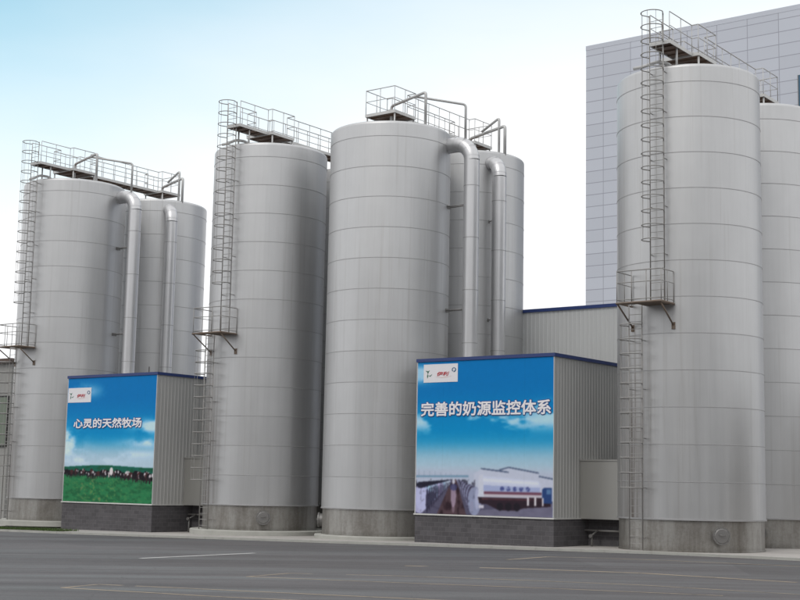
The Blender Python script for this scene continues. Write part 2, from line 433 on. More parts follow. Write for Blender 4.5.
# ------------------------------------------------------------------ roof catwalks
def catwalk(label, a, b, strip, back):
    t = thing('roof_catwalk', label, 'catwalk', W(a, b, 0), group='catwalks over the silo roofs')
    z = 20.95; x0, x1 = -.10, .78
    Y0 = 6.25; B1 = back+.85
    def deck(xa, xb, ya, yb):
        mb = MB(); mb.box(xa, xb, ya, yb, z-.05, z, 'deck_steel')
        e = .035
        for q in ((xa-e, xa, ya, yb), (xb, xb+e, ya, yb), (xa-e, xb+e, ya-e, ya), (xa-e, xb+e, yb, yb+e)):
            mb.box(*q, z-.12, z+.03, 'deck_edge')
        k = ya+.45
        while k < yb-.2: mb.box(xa, xb, k-.03, k+.03, z-.12, z-.051, 'deck_steel'); k += .6
        return mb.build('deck', None, t)
    if strip: deck(x0, x1, -3.33, -1.22)
    deck(-.74, 1.08, -1.15, .55); deck(-.42, .55, .62, Y0-.07); deck(-.74, .92, Y0, B1)
    g = MB()
    rl = [(.78, -3.33), (.78, -1.19), (1.08, -1.19), (1.08, .58), (.55, .58), (.55, Y0-.03), (.92, Y0-.03), (.92, B1)] if strip else \
         [(-.74, .58), (-.74, -1.17), (1.08, -1.17), (1.08, .58), (.55, .58), (.55, Y0-.03), (.92, Y0-.03), (.92, B1)]
    rails(g, rl, z)
    g.build('guard_rail', 'rail_steel', t)
    g = MB()
    ll = [(-.10, -3.33), (-.10, -1.19), (-.74, -1.19), (-.74, .58), (-.42, .58), (-.42, Y0-.03), (-.74, Y0-.03), (-.74, B1), (.92, B1)] if strip else \
         [(-.74, .58), (-.42, .58), (-.42, Y0-.03), (-.74, Y0-.03), (-.74, B1), (.92, B1)]
    rails(g, ll, z)
    g.build('guard_rail', 'rail_steel', t)
    for x in (-.70, 1.04):
        for y in (-1.1, .5):
            mb = MB(); mb.tube([(x, y, 19.95), (x, y, z-.13)], .045, 6); mb.build('leg', 'rail_steel', t)
    for x in (-.70, .88):
        for y in (Y0+.08, B1-.1):
            mb = MB(); mb.tube([(x, y, 19.95), (x, y, z-.13)], .045, 6); mb.build('leg', 'rail_steel', t)
    if strip:
        for x in (x0+.06, x1-.06):
            mb = MB(); mb.tube([(x, -2.55, 19.95), (x, -2.55, z-.13)], .045, 6); mb.build('leg', 'rail_steel', t)
    mb = MB()                              # access hatch on the roof centre below the deck
    mb.lathe([(.38, 20.1), (.38, 20.5), (.42, 20.5), (.42, 20.56), (.001, 20.6)], 24); mb.build('roof_hatch', 'manhole_steel', t)
    return t
catwalk('brown decked catwalk on top of the far right silo', *TR_, True, BK)
catwalk('railed catwalk square on top of the middle silo without ladder', *T3_, False, 7.0)
catwalk('catwalk on the laddered silo left of the middle silo', *T2_, True, BK)
catwalk('catwalk over the leftmost silo running back to the next roof', *T1_, True, 6.95)

# ------------------------------------------------------------------ ducts
def duct(label, path_dir, top, bot, out, r=.385):
    """big round duct: short horizontal stub, segmented bend, long drop"""
    (tx, ty) = top; zc = 19.33; br = .92; dx, dy = path_dir
    t = thing('round_duct', label, 'duct', W(0, 0, 0), group='round ducts dropping from the silos')
    mb = MB(); pts = []
    for i in range(8):
        an = pi/2*i/7; pts.append((tx-dx*br*(1-sin(an)), ty-dy*br*(1-sin(an)), zc-br*(1-cos(an))))
    pts = [(tx-dx*(br+out), ty-dy*(br+out), zc)] + pts
    mb.tube(pts, r, 24, caps=False)
    for p, q in zip(pts[1:-1:2], pts[2::2]):      # swaged joints of the bend
        d = (Vector(q)-Vector(p)).normalized()*.02
        mb.tube([tuple(Vector(p)-d), tuple(Vector(p)+d)], r+.006, 24, None, caps=False)
    o = mb.build('elbow', 'duct_metal', t)
    # elbow material slots: 0 duct, 1 seam
    mb = MB(); mb.tube([(tx, ty, zc-br), (tx, ty, bot)], r, 28, caps=False)
    o = mb.build('pipe_run', 'duct_metal', t)
    z = zc-br-1.3
    while z > bot+.5:
        mb = MB(); mb.tube([(tx, ty, z-.02), (tx, ty, z+.02)], r+.007, 28, caps=False); z -= 2.6
        mb.build('clamp_ring', 'seam_line', t)
    for z in (16.2, 11.0, 5.8):
        if z < bot+.5: continue
        mb = MB(); ex, ey = tx-dx*(br+out-.1), ty-dy*(br+out-.1)
        ox, oy = -dy*.12, dx*.12
        for s_ in (-1, 1):
            mb.tube([(ex+ox*s_, ey+oy*s_, z), (tx+ox*s_-dx*(r-.02), ty+oy*s_-dy*(r-.02), z)], .028, 6)
        mb.box(ex-.03, ex+.03, ey-.18, ey+.18, z-.09, z+.09); mb.build('bracket', 'manhole_steel', t)
for (a, b), bb, l1, l2 in ((T3_, 7.17, 'round duct in front of the middle silos, nearer and left one', 'thinner looking duct right of the other, beside the white sky gap'),
                       (T1_, 6.95, 'round duct bending off the leftmost silo above the small banner', 'duct left of the laddered silo, dropping from the rear left silo')):
    duct(l1, (1, 0), (a+4.27, b+1.05), 8.0, .55)
    duct(l2, (.85, -.527), (a+3.98*.85, bb-3.98*.527), ground_z(a), .2, .375)
# conduit strip on the rear middle silo
for a, b, z0, z1, an, lab in ((T3_[0], T3_[1]+7.0, 8.9, 10.6, -28, 'thin vertical conduit on the rear silo right of the middle ducts'),
                              (T1_[0], 6.95, 8.4, 9.4, -47, 'short vertical conduit on the rear left silo above the small banner roof')):
    mb = MB(); an = rad(an); x, y = (R+.05)*cos(an), (R+.05)*sin(an)
    mb.tube([(x, y, 0), (x, y, z1)], .03, 8); o = mb.build('conduit', 'manhole_steel'); at(o, a, b); tag(o, lab, 'conduit')

# ------------------------------------------------------------------ houses
def corr(mb, x0, x1, z0, z1, axis, pos, sgn, pitch=.25, d=.016):
    """trapezoid sheet along x (axis 0) or y (axis 1) at pos; sgn = outward side"""
    L = x1-x0; n = int(L/pitch)+1; pts = [(0, 0)]
    for i in range(n):
        s0 = i*pitch
        for f_, h in ((.30, 0), (.42, d), (.58, d), (.70, 0)):
            if s0+f_*pitch < L: pts.append((s0+f_*pitch, h))
    pts.append((L, pts[-1][1]))
    b = len(mb.v)
    for s_, h in pts:
        for z in (z0, z1):
            mb.v.append((x0+s_, pos+sgn*h, z) if axis == 0 else (pos+sgn*h, x0+s_, z))
    for i in range(len(pts)-1): mb.face([b+2*i, b+2*i+2, b+2*i+3, b+2*i+1])
HA0, HA1, HB0, HB1 = -12.25, -4.95, -2.87, 6.5
def house(label, da, zg, annex_label, upper):
    t = thing('pump_house', label, 'building', W(da, 0, 0), group='pump houses between the silos')
    mb = MB(); mb.box(HA0, HA1, HB0, HB1, zg-.3, 1.10); mb.box(HA1+.001, -2.95, .1, 1.0, zg-.3, 1.10); mb.build('block_base', 'blockwork', t)
    mb = MB(); e = .04
    mb.box(HA0-.05, HA1+.05, HB0-.06, HB0+.10, 1.104, 1.165); mb.box(HA1-.10, HA1+.05, HB0+.101, HB1, 1.104, 1.145); mb.build('sill', 'sill_white', t)
    mb = MB(); mb.box(HA0+.02, HA1-.04, HB0+.05, HB0+.09, 1.17, 8.05); mb.build('front_wall', 'wall_panel_pale', t)
    for nm, ax, pos, s in (('side_wall', 1, HA1-.03, 1), ('side_wall', 1, HA0+.03, -1)):
        mb = MB(); corr(mb, HB0+.01, HB1, 1.15, 8.05, 1, pos, s); mb.build(nm, 'wall_panel', t)
    mb = MB(); corr(mb, HA0+.03, HA1-.03, 1.15, 8.05, 0, HB1, 1); mb.build('rear_wall', 'wall_panel', t)
    for q in ((HA1-.028, HA1+.004), (HA0-.02, HA0+.01)):
        mb = MB(); mb.box(*q, HB0-.012, HB0+.05, 1.17, 8.04); mb.build('corner_trim', 'wall_panel_pale', t)
    mb = MB(); mb.box(HA0+.05, HA1-.05, HB0+.1, HB1-.05, 8.0, 8.12); mb.build('roof', 'wall_panel_pale', t)
    mb = MB()
    mb.box(HA0-.04, HA1+.05, HB0-.05, HB0+.05, 8.052, 8.20); mb.box(HA1-.05, HA1+.05, HB0+.051, HB1, 8.052, 8.20); mb.box(HA0-.05, HA0+.05, HB0+.051, HB1, 8.052, 8.20)
    mb.build('roof_trim', 'blue_trim', t)
    # low sheet-metal connection box towards the next silo, with its pipe and valve below
    mb = MB(); mb.box(HA1-.02, -2.72, -.6, 1.0, 1.12, 3.63); mb.box(HA1-.02, -2.72, -.64, 1.04, 3.631, 3.69)
    mb.box(-3.14, -3.10, -.615, -.601, 1.14, 3.62); mb.build('side_annex', 'annex_panel', t)
    mb = MB(); mb.tube([(HA1-.1, -.2, .62), (-3.0, -.2, .62)], .045, 10); mb.tube([(-4.3, -.2, .62), (-4.3, -.75, .42), (-4.3, -.75, zg)], .045, 10)
    v = mb.build('drain_pipe', 'manhole_steel', t)
    mb = MB(); mb.tube([(-4.3, -.75, .40), (-4.3, -.88, .40)], .08, 14); mb.build('valve', 'manhole_steel', v)
    if upper: pass
    return t
house('larger looking pump house right of centre carrying the banner with tanker lorry', 0, -.12, '', True)
house('smaller looking pump house at the left carrying the pasture banner', -24.62, -.5, '', False)
# taller sheet-metal block behind the right-hand house
t = thing('service_block', 'tall grey corrugated block with blue roof edge behind the right pump house', 'building', W(0, 0, 0))
mb = MB(); corr(mb, -14.1, -3.35, -.2, 11.71, 0, 8.6, -1); corr(mb, 8.6, 22, -.2, 11.71, 1, -3.35, 1); corr(mb, 10.3, 22, -.2, 11.71, 1, -14.1, -1); corr(mb, -13.62, -3.35, -.2, 11.71, 0, 22, 1)
mb.build('wall', 'wall_panel_pale', t)
mb = MB(); mb.box(-13.75, -3.3, 8.5, 8.62, 11.711, 11.88); mb.box(-3.4, -3.28, 8.621, 22, 11.711, 11.88); mb.box(-13.68, -13.57, 8.621, 22, 11.711, 11.88); mb.build('roof_trim', 'blue_trim', t)
mb = MB(); mb.box(-13.5, -3.45, 8.65, 21.95, 11.5, 11.74); mb.build('roof', 'wall_panel_pale', t)

# shed far left behind the leftmost silo
t = thing('shed', 'low grey shed with brown roof at the left picture edge', 'building', W(0, 0, 0))
mb = MB(); mb.box(-72, -53.72, 6, 16, -.9, 10.3); mb.build('wall', 'shed_wall', t)
mb = MB(); mb.box(-72.3, -53.5, 5.7, 16.3, 10.301, 10.62); mb.build('roof', 'shed_roof', t)
for k in range(4):
    x1 = -53.95-4.2*k
    mb = MB(); mb.box(x1-3.2, x1, 5.93, 5.99, 4.6, 7.95); w = mb.build('window', 'window_green', t)
    mb = MB()
    for q in ((x1-3.3, x1-3.2), (x1-1.65, x1-1.55), (x1, x1+.14)): mb.box(*q, 5.90, 5.98, 4.5, 8.05)
    mb.box(x1-3.2, x1-1.651, 5.91, 5.97, 7.951, 8.04); mb.box(x1-1.549, x1-.001, 5.91, 5.97, 7.951, 8.04); mb.box(x1-3.2, x1-1.651, 5.91, 5.97, 4.5, 4.599); mb.box(x1-1.549, x1-.001, 5.91, 5.97, 4.5, 4.599)
    mb.build('frame', 'dark_rubber', w)

# ------------------------------------------------------------------ tall block behind
t = thing('tower_block', 'tall pale grey panelled building rising behind the right silos', 'building', W(-38.9, 60, 0))
mb = MB(); mb.box(0, 62, 0, 30, -1, 44.6); mb.build('wall', 'facade_cladding', t)
mb = MB(); mb.box(-.02, 62.06, -.02, .25, 44.601, 45.05); mb.box(-.06, .25, .251, 30, 44.601, 45.05); mb.box(61.75, 62.06, .251, 30, 44.601, 45.05); mb.build('parapet', 'parapet_metal', t)
mb = MB(); mb.box(.3, 61.7, .3, 29.9, 44.3, 44.7); mb.build('roof', 'shed_wall', t)
for k in range(5):
    for zz in (34.2, 25.0, 15.8):
        x = 21.1+8.78*k
        if x+2.92 > 61: continue
        mb = MB(); mb.box(x, x+2.92*2, -.03, .02, zz, zz+4.43); w = mb.build('window', 'window_blue', t)
        mb = MB()
        for q in (0, 1.46, 2.92, 4.38, 5.84): mb.box(x+q-.03, x+q+.03, -.06, -.031, zz, zz+4.43)
        mb.build('frame', 'manhole_steel', w)

# long dark hall added unseen behind the camera to darken the silo reflections
t = thing('unseen_dark_hall', 'long dark brown hall added unseen behind the camera for the silo steel to reflect', 'building', (0, -38, 0), rad(-15))
mb = MB(); mb.box(-110, 110, -30, 0, -1, 23); mb.build('wall', 'unseen_hall_wall', t)
mb = MB(); mb.box(-110.5, 110.5, -30.5, .5, 23.001, 24); mb.build('roof', 'shed_roof', t)
for k in range(18):
    mb = MB(); mb.box(-106+12*k, -98+12*k, -.02, .05, 3, 6); mb.build('window', 'window_blue', t)

t = thing('unseen_low_hall', 'low grey brown hall added out of view at the right for the silo steel to reflect', 'building', (78, 8, 0), rad(-60))  # second hall, added out of frame so the steel mirrors something dark
mb = MB(); mb.box(-60, 45, -25, 0, -1, 7); mb.build('wall', 'unseen_hall_wall', t)
mb = MB(); mb.box(-60.5, 45.5, -25.5, .5, 7.001, 7.6); mb.build('roof', 'shed_roof', t)

# ------------------------------------------------------------------ banners
def vnoise(x, y, seed=0, octv=4):
    """value noise on arrays"""
    out = np.zeros_like(x); amp = 1; tot = 0
    rs = np.random.RandomState(seed); G = rs.rand(64, 64)
    for o in range(octv):
        xs, ys = x*2**o, y*2**o; xi, yi = np.floor(xs).astype(int), np.floor(ys).astype(int)
        fx, fy = xs-xi, ys-yi; fx = fx*fx*(3-2*fx); fy = fy*fy*(3-2*fy)
        g = lambda i, j: G[(i+o*7) % 64, (j+o*13) % 64]
        out += amp*((g(xi, yi)*(1-fx)+g(xi+1, yi)*fx)*(1-fy)+(g(xi, yi+1)*(1-fx)+g(xi+1, yi+1)*fx)*fy); tot += amp; amp *= .5
    return out/tot
def inpoly(X, Y, P):
    r = np.zeros(X.shape, bool); n = len(P)
    for i in range(n):
        (x0, y0), (x1, y1) = P[i], P[(i+1) % n]
        if y0 == y1: continue
        c = ((y0 > Y) != (y1 > Y)) & (X < (x1-x0)*(Y-y0)/(y1-y0)+x0); r ^= c
    return r
def sstep(a, b, x):
    t_ = np.clip((x-a)/(b-a), 0, 1); return t_*t_*(3-2*t_)
def lerp(C, col_, m): return C*(1-m[..., None]) + np.array(col_, float)*m[..., None]
def sky_print(X, Y, vh, seed):
    """printed sky in sRGB 0-255; X,Y in 0..1, horizon at vh"""
    C = np.zeros(X.shape+(3,)); C[:] = (0, 100, 160)
    C = lerp(C, (0, 120, 172), sstep(.85, .52, Y)); C = lerp(C, (112, 162, 186), sstep(.56, vh+.09, Y)); C = lerp(C, (158, 176, 190), sstep(vh+.24, vh+.02, Y)*.9)
    return C
def banner_tanker(X, Y):
    vh = .24; C = sky_print(X, Y, vh, 1)
    n = vnoise(X*7, Y*16, 4, 5)
    m = sstep(.50, .74, n+.28*np.exp(-((X-0)/.10)**2)+.30*np.exp(-((X-1)/.15)**2)-.04)*np.exp(-((Y-.60)/.060)**2)
    C = lerp(C, (175, 198, 214), np.clip(m, 0, 1)*.85)
    m = np.exp(-(((X-1)/.13)**2+((Y-.665-.05*(X-.9))/.045)**2))*sstep(.3, .6, n); C = lerp(C, (190, 210, 222), np.clip(m*1.2, 0, .9))
    m = np.exp(-((X/.14)**2+((Y-.92)/.05)**2))*sstep(.25, .5, n+.1); C = lerp(C, (150, 185, 210), np.clip(m*1.4, 0, .9))
    C = lerp(C, (158, 166, 184), sstep(.33, .25, Y))
    # pale barns with dark roof edges behind the lorry
    for P in ([(.44, .265), (.50, .298), (.70, .280), (.70, .10), (.44, .10)], [(.62, .285), (.69, .306), (.90, .272), (.90, .1), (.62, .1)], [(.90, .252), (1.0, .236), (1.0, .1), (.90, .1)]):
        C = lerp(C, (168, 173, 190), inpoly(X, Y, P)*.9)
    for (x0, y0, x1, y1) in ((.49, .297, .69, .275), (.62, .288, .69, .306), (.69, .306, .90, .272), (.90, .252, 1.0, .236)):
        d = np.abs((Y-y0)-(y1-y0)/(x1-x0)*(X-x0)); C[(X > x0) & (X < x1) & (d < .0045)] = (72, 84, 108)
    C[inpoly(X, Y, [(0, .19), (0, 0), (1, 0), (1, .10), (.46, .10), (.36, .22)])] = (74, 72, 92)
    C = lerp(C, (104, 102, 122), (inpoly(X, Y, [(.45, 0), (1, 0), (1, .085), (.72, .05), (.5, .035)])*(.4+.6*vnoise(X*20, Y*40, 8, 3))))
    m = np.exp(-((Y-.242-.012*X)/.006)**2)*(X < .40); C = lerp(C, (70, 112, 136), m*.8)
    m = (np.abs(((X*24) % 1)-.5) < .08)*(Y > .235)*(Y < .29-.1*X)*(X < .32); C = lerp(C, (110, 130, 150), m*.4)
    aisle = inpoly(X, Y, [(.278, .225), (.165, 0), (.385, 0), (.308, .225)])
    C = lerp(C, (70, 54, 60), aisle*1.0); C = lerp(C, (40, 27, 34), aisle*sstep(.4, .7, vnoise(X*40, Y*18, 5, 3)))
    rs = random.Random(5); nn = vnoise(X*50, Y*55, 9, 3)
    for i in range(15):
        f_ = (14-i)/14; f_ = 1-(1-f_)**1.35; x = .030+.235*f_; y = .095+.115*f_; s_ = .054*(1-f_)+.008
        tone = np.array((156+rs.randint(-14, 14), 172+rs.randint(-12, 12), 198), float)
        m = (((X-x)/s_)**2+((Y-y)/(s_*1.55))**2 < 1)*(.75+.25*nn); C = lerp(C, tone, m)
        m = ((X-x-.1*s_)/(s_*.5))**2+((Y-y-s_*1.45)/(s_*.34))**2 < 1; C = lerp(C, (28, 28, 42), m*.95)
        m = ((X-x-.95*s_)/(s_*.16))**2+((Y-y+.2*s_)/(s_*1.3))**2 < 1; C = lerp(C, (40, 37, 56), m*.9)
        x2 = .445-.125*f_; y2 = .09+.125*f_
        m = ((X-x2)/(s_*.8))**2+((Y-y2)/(s_*1.5))**2 < 1; C = lerp(C, (64, 58, 80) if i % 2 else (128, 134, 160), m*.95)
        m = ((X-x2-.3*s_)/(s_*.22))**2+((Y-y2-.2*s_)/(s_*1.1))**2 < 1; C = lerp(C, (152, 156, 182), m*.9)
        m = ((X-x2+.3*s_)/(s_*.2))**2+((Y-y2+.6*s_)/(s_*.6))**2 < 1; C = lerp(C, (128, 130, 155), m*.9)
    m = (Y < .21)*(X < .45)*(~aisle)*sstep(.60, .72, nn); C = lerp(C, (34, 32, 48), m*.4)
    m = (Y < .225)*(X < .45)*(Y > .17)*sstep(.56, .68, vnoise(X*70, Y*40, 19, 2)); C = lerp(C, (30, 28, 42), m*.7)
    # walking worker in pale overalls
    for px, py, sx, sy, c_, k in ((.288, .12, .020, .075, (146, 130, 150), .8), (.288, .175, .028, .022, (58, 60, 96), .8), (.288, .212, .011, .017, (180, 182, 196), .9), (.288, .05, .012, .04, (140, 120, 136), .5)):
        C = lerp(C, c_, (((X-px)/sx)**2+((Y-py)/sy)**2 < 1)*k)
    # long silver tanker
    C[inpoly(X, Y, [(.475, .235), (.50, .252), (.90, .222), (.915, .20), (.915, .145), (.48, .135)])] = (172, 178, 198)
    C = lerp(C, (196, 200, 214), np.exp(-((Y-.225+.045*(X-.5))/.012)**2)*(X > .5)*(X < .9)*.7)
    C = lerp(C, (138, 148, 182), inpoly(X, Y, [(.51, .192), (.91, .182), (.91, .152), (.51, .148)])*.9)
    for k in range(5):
        x = .645+.045*k; C = lerp(C, (66, 74, 122), (((X-x)/.015)**2+((Y-.170)/.015)**2 < 1)*(.35+.65*(vnoise(X*110, Y*110, 3, 1) > .42)))
    C[(X > .50) & (X < .92) & (np.abs(Y-.144) < .007)] = (98, 62, 78)
    C[(X > .48) & (X < .92) & (np.abs(Y-.127) < .008)] = (168, 162, 172)
    C[inpoly(X, Y, [(.475, .25), (.505, .262), (.515, .11), (.47, .085)])] = (176, 180, 194)
    C[inpoly(X, Y, [(.47, .115), (.985, .118), (.985, .065), (.80, .052), (.74, .035), (.62, .035), (.54, .07), (.48, .075)])] = (40, 29, 38)
    C = lerp(C, (84, 50, 58), (((Y-.105)/.008)**2 < 1)*(X > .5)*(X < .93)*vnoise(X*30, Y*5, 6, 2))
    for x in (.63, .69, .75): C[((X-x)/.024)**2+((Y-.058)/.026)**2 < 1] = (28, 24, 32)
    C[inpoly(X, Y, [(.925, .172), (.94, .182), (.992, .182), (.992, .085), (.925, .085)])] = (36, 58, 104)
    C[inpoly(X, Y, [(.955, .172), (.985, .172), (.985, .142), (.955, .142)])] = (74, 104, 142)
    for x in (.828, .878, .930): C[(np.abs(X-x) < .006) & (Y > .068) & (Y < .118)] = (192, 188, 194)
    C[(X > .475) & (X < .515) & (np.abs(Y-.055) < .010)] = (176, 174, 186)
    return C
def banner_pasture(X, Y):
    vh = .27; C = sky_print(X, Y, vh, 2); n = vnoise(X*6, Y*12, 14, 5)
    for cx, cy, sx, sy, k in ((1.0, .60, .20, .05, 1.3), (.0, .50, .16, .09, 1.3), (.95, .47, .25, .035, .9), (.55, .63, .20, .022, .6), (.25, .33, .5, .03, .8), (.80, .38, .3, .03, .7), (.12, .89, .22, .05, .9), (.05, .40, .2, .05, 1.0)):
        m = np.exp(-((X-cx)/sx)**2-((Y-cy)/sy)**2)*sstep(.28, .62, n)*k; C = lerp(C, (186, 203, 222), np.clip(m, 0, .9))
    hill = Y < .275+.018*np.sin(X*2.6+3.6)**2; C[hill] = (22, 84, 70)
    gz = Y < .215-.03*X; C[gz] = (36, 104, 66)
    g1 = vnoise(X*22, Y*60, 21, 4); g2 = vnoise(X*60+Y*40, Y*90, 22, 3)
    C = lerp(C, (18, 66, 40), (hill*sstep(.45, .7, g1)).astype(float)*.6)
    C = lerp(C, (92, 132, 66), gz*sstep(.52, .72, g2)*np.exp(-((X-.42)/.22)**2)); C = lerp(C, (28, 84, 54), gz*sstep(.45, .65, g1)*.6); C = lerp(C, (56, 112, 70), gz*sstep(.5, .75, g2)*.6); C = lerp(C, (120, 104, 80), gz*sstep(.66, .80, g2)*np.exp(-((X-.35)/.2)**2)*.7)
    rs = random.Random(11)
    for k in range(46):              # black and white herd grazing along the skyline
        x = (k+.5)/46+rs.uniform(-.01, .01); big = 1+.7*max(0, x-.65)/.35; y = .238-.012*x+rs.uniform(-.014, .008)-.012*max(0, x-.65)/.35; w = rs.uniform(.016, .030)*big; h = rs.uniform(.016, .024)*big
        body = ((X-x)/w)**2+((Y-y)/h)**2 < 1
        C[body] = (22, 18, 24) if rs.random() < .8 else (60, 34, 36)
        for _ in range(rs.randint(0, 3)):
            px, py = x+rs.uniform(-.7, .7)*w, y+rs.uniform(-.3, .6)*h
            C[(((X-px)/(w*.32))**2+((Y-py)/(h*.5))**2 < 1) & body] = (176, 172, 176)
        for lx in (-.6, .6): C[(np.abs(X-x-lx*w) < .0040) & (Y < y) & (Y > y-h*1.7)] = (34, 28, 32)
    C[((X-.545)/.020)**2+((Y-.245)/.032)**2 < 1] = (190, 184, 186)
    C[(np.abs(X-.52) < .006) & (Y < .235) & (Y > .20)] = (178, 172, 172); C[(np.abs(X-.57) < .005) & (Y < .235) & (Y > .205)] = (40, 34, 40)
    return C
def srgb_lin(C):
    C = C/255.0; return np.where(C <= .04045, C/12.92, ((C+.055)/1.055)**2.4)
GAIN = 1.5
def soften(C, k):
    for _ in range(k):
        P = np.pad(C, ((1, 1), (1, 1), (0, 0)), 'edge'); C = (P[:-2, 1:-1]+P[2:, 1:-1]+P[1:-1, :-2]+P[1:-1, 2:]+2*P[1:-1, 1:-1])/6
    return C
def banner(label, a_off, fn, text, tx0, tx1, tz, th, lx0, lx1, lz0, lz1):
    t = thing('banner', label, 'banner', W(a_off, 0, 0))
    nx, nz = 300, 300; x0, x1, z0, z1, y = HA0+.03, HA1-.03, 1.175, 8.045, HB0-.004
    xs = np.linspace(0, 1, nx); zs = np.linspace(0, 1, nz); X, Y = np.meshgrid(xs, zs)
    C = np.clip(soften(fn(X, Y), 4)*(.985+.03*vnoise(X*50, Y*50, 2, 2))[..., None], 0, 255); C = C*(1-.035*(np.abs((X*5+.5) % 1-.5) < .006))[..., None]; L = np.clip(srgb_lin(C)*GAIN, 0, .88)
    V = np.stack([x0+(x1-x0)*X, np.full_like(X, y)+.004*np.sin(X*9)*np.sin(Y*7), z0+(z1-z0)*Y], -1).reshape(-1, 3)
    I = np.arange(nx*nz).reshape(nz, nx); F = np.stack([I[:-1, :-1], I[:-1, 1:], I[1:, 1:], I[1:, :-1]], -1).reshape(-1, 4)
    me = bpy.data.meshes.new('print'); me.from_pydata(V.tolist(), [], F.tolist()); me.materials.append(M['banner_print'])
    ca = me.color_attributes.new('print', 'FLOAT_COLOR', 'POINT'); ca.data.foreach_set('color', np.concatenate([L.reshape(-1, 3), np.ones((nx*nz, 1))], 1).ravel().astype(np.float32))
    me.update(); o = bpy.data.objects.new('print', me); col.objects.link(o); o.parent = t
    mb = MB(); mb.box(x0-.02, x1+.02, y+.008, y+.03, z0, z1); mb.build('backing_board', 'white_plate', t)
    def text_mesh(nm, body, xa, xb, zc, hgt, mat, grow, yy, shear=0.0):
        """built-in font turned to a thin mesh; strokes are thickened by shifted layers"""
        cu = bpy.data.curves.new(nm, 'FONT'); cu.body = body; cu.align_x = 'LEFT'; cu.size = 1; cu.extrude = .003; cu.shear = shear; cu.resolution_u = 2
        ob = bpy.data.objects.new(nm, cu); col.objects.link(ob); bpy.context.view_layer.update()
        me_ = bpy.data.meshes.new_from_object(ob.evaluated_get(bpy.context.evaluated_depsgraph_get()))
        bpy.data.objects.remove(ob)
        co = np.zeros(len(me_.vertices)*3); me_.vertices.foreach_get('co', co); co = co.reshape(-1, 3)
        F = [tuple(p.vertices) for p in me_.polygons]; n_ = len(co)
        mn, mx = co.min(0), co.max(0); sx = (xb-xa)/(mx[0]-mn[0]); sz = hgt/(mx[1]-mn[1])
        VV, FF = [], []
        K = 9 if grow else 1
        for k in range(K):
            ox, oz = (0, 0) if k == 8 or not grow else (grow*cos(pi*k/4), grow*sin(pi*k/4))
            VV += np.stack([xa+(co[:, 0]-mn[0])*sx+ox, yy-co[:, 2]-k*.0007, zc+(co[:, 1]-(mn[1]+mx[1])/2)*sz+oz], -1).tolist()
            FF += [tuple(i+k*n_ for i in f) for f in F]
        m2 = bpy.data.meshes.new(nm); m2.from_pydata(VV, [], FF); m2.materials.append(M[mat]); m2.update()
        o_ = bpy.data.objects.new(nm, m2); col.objects.link(o_); o_.parent = t; return o_
    text_mesh('lettering_outline', text, tx0, tx1, tz, th, 'lettering_shade', .055, y-.012)
    text_mesh('lettering', text, tx0, tx1, tz, th, 'lettering_white', .016, y-.026)
    mb = MB(); mb.box(lx0, lx1, y-.014, y-.006, lz0, lz1); p = mb.build('logo_panel', 'white_plate', t)
    w, h = lx1-lx0, lz1-lz0; yy = y-.020
    o = text_mesh('logo_lettering', '伊利', lx0+w*.40, lx0+w*.75, lz0+h*.46, h*.22, 'logo_red', .004, yy, .25); o.parent = p
    def flat(nm, polys, mat):
        mb = MB()
        for P in polys:
            b = len(mb.v); n_ = len(P)
            mb.v += [(lx0+w*u, yy, lz0+h*v) for u, v in P]+[(lx0+w*u, y-.013, lz0+h*v) for u, v in P]
            mb.face(list(range(b, b+n_))); 
            for i in range(n_): mb.face([b+i, b+(i+1) % n_, b+n_+(i+1) % n_, b+n_+i])
        return mb.build(nm, mat, p)
    flat('leaf_emblem', [[(.05, .66), (.10, .58), (.13, .48), (.155, .58), (.18, .68), (.14, .63), (.10, .64)], [(.12, .50), (.14, .34), (.11, .22), (.10, .36)], [(.13, .40), (.19, .38), (.26, .46), (.20, .32)]], 'logo_green')
    ring = []
    for i in range(14):
        a0, a1 = 2*pi*i/14, 2*pi*(i+1)/14
        if i in (9,): continue
        ring.append([(.89+.065*cos(a0), .66+.13*sin(a0)), (.89+.065*cos(a1), .66+.13*sin(a1)), (.89+.036*cos(a1), .67+.075*sin(a1)), (.89+.036*cos(a0), .67+.075*sin(a0))])
    flat('round_emblem', ring, 'logo_blue')
    flat('swoosh', [[(.36, .30), (.50, .255), (.66, .26), (.84, .33), (.66, .275), (.50, .27)]], 'logo_orange')
    return t
banner('blue sky banner printed with cattle aisle and tanker lorry, larger looking one', 0, banner_tanker, '完善的奶源监控体系', -11.97, -5.10, 5.88, .62, -11.88, -9.98, 7.10, 7.93)
banner('blue sky banner printed with cows on a green pasture, at the left', -24.62, banner_pasture, '心灵的天然牧场', -36.18+24.62, -30.64+24.62, 5.50, .52, -36.80+24.62, -34.85+24.62, 6.68, 7.50)

# ------------------------------------------------------------------ ground
def grid_sheet(name, xs, ys, dz, mat):
    mb = MB()
    for yb in ys:
        for xa in xs: mb.v.append(W(xa, yb, ground_z(xa)+dz))
    n = len(xs)
    for j in range(len(ys)-1):
        for i in range(n-1): mb.face([j*n+i, j*n+i+1, (j+1)*n+i+1, (j+1)*n+i])
    o = mb.build(name, mat); tag(o, kind='structure'); return o
xs = [-3000, -1500, -600, -200, -100]+[-60+4*i for i in range(16)]+[20, 60, 150, 400, 1200, 3000]
grid_sheet('asphalt_yard', xs, [-1500, -500, -150, -60, -30, -15, -5, 5, 30, 100, 400, 1500, 4000], -.10, 'asphalt')
edge = [(-60, -6.2), (-44, -6.4), (-33, -6.3), (-26, -6.0), (-19.5, -5.35), (-15.5, -5.1), (-11.4, -4.5), (-4, -4.05), (0, -3.62), (1.5, -3.45), (4, -3.25), (8, -3.2), (14, -3.2), (40, -3.2)]
mb = MB()
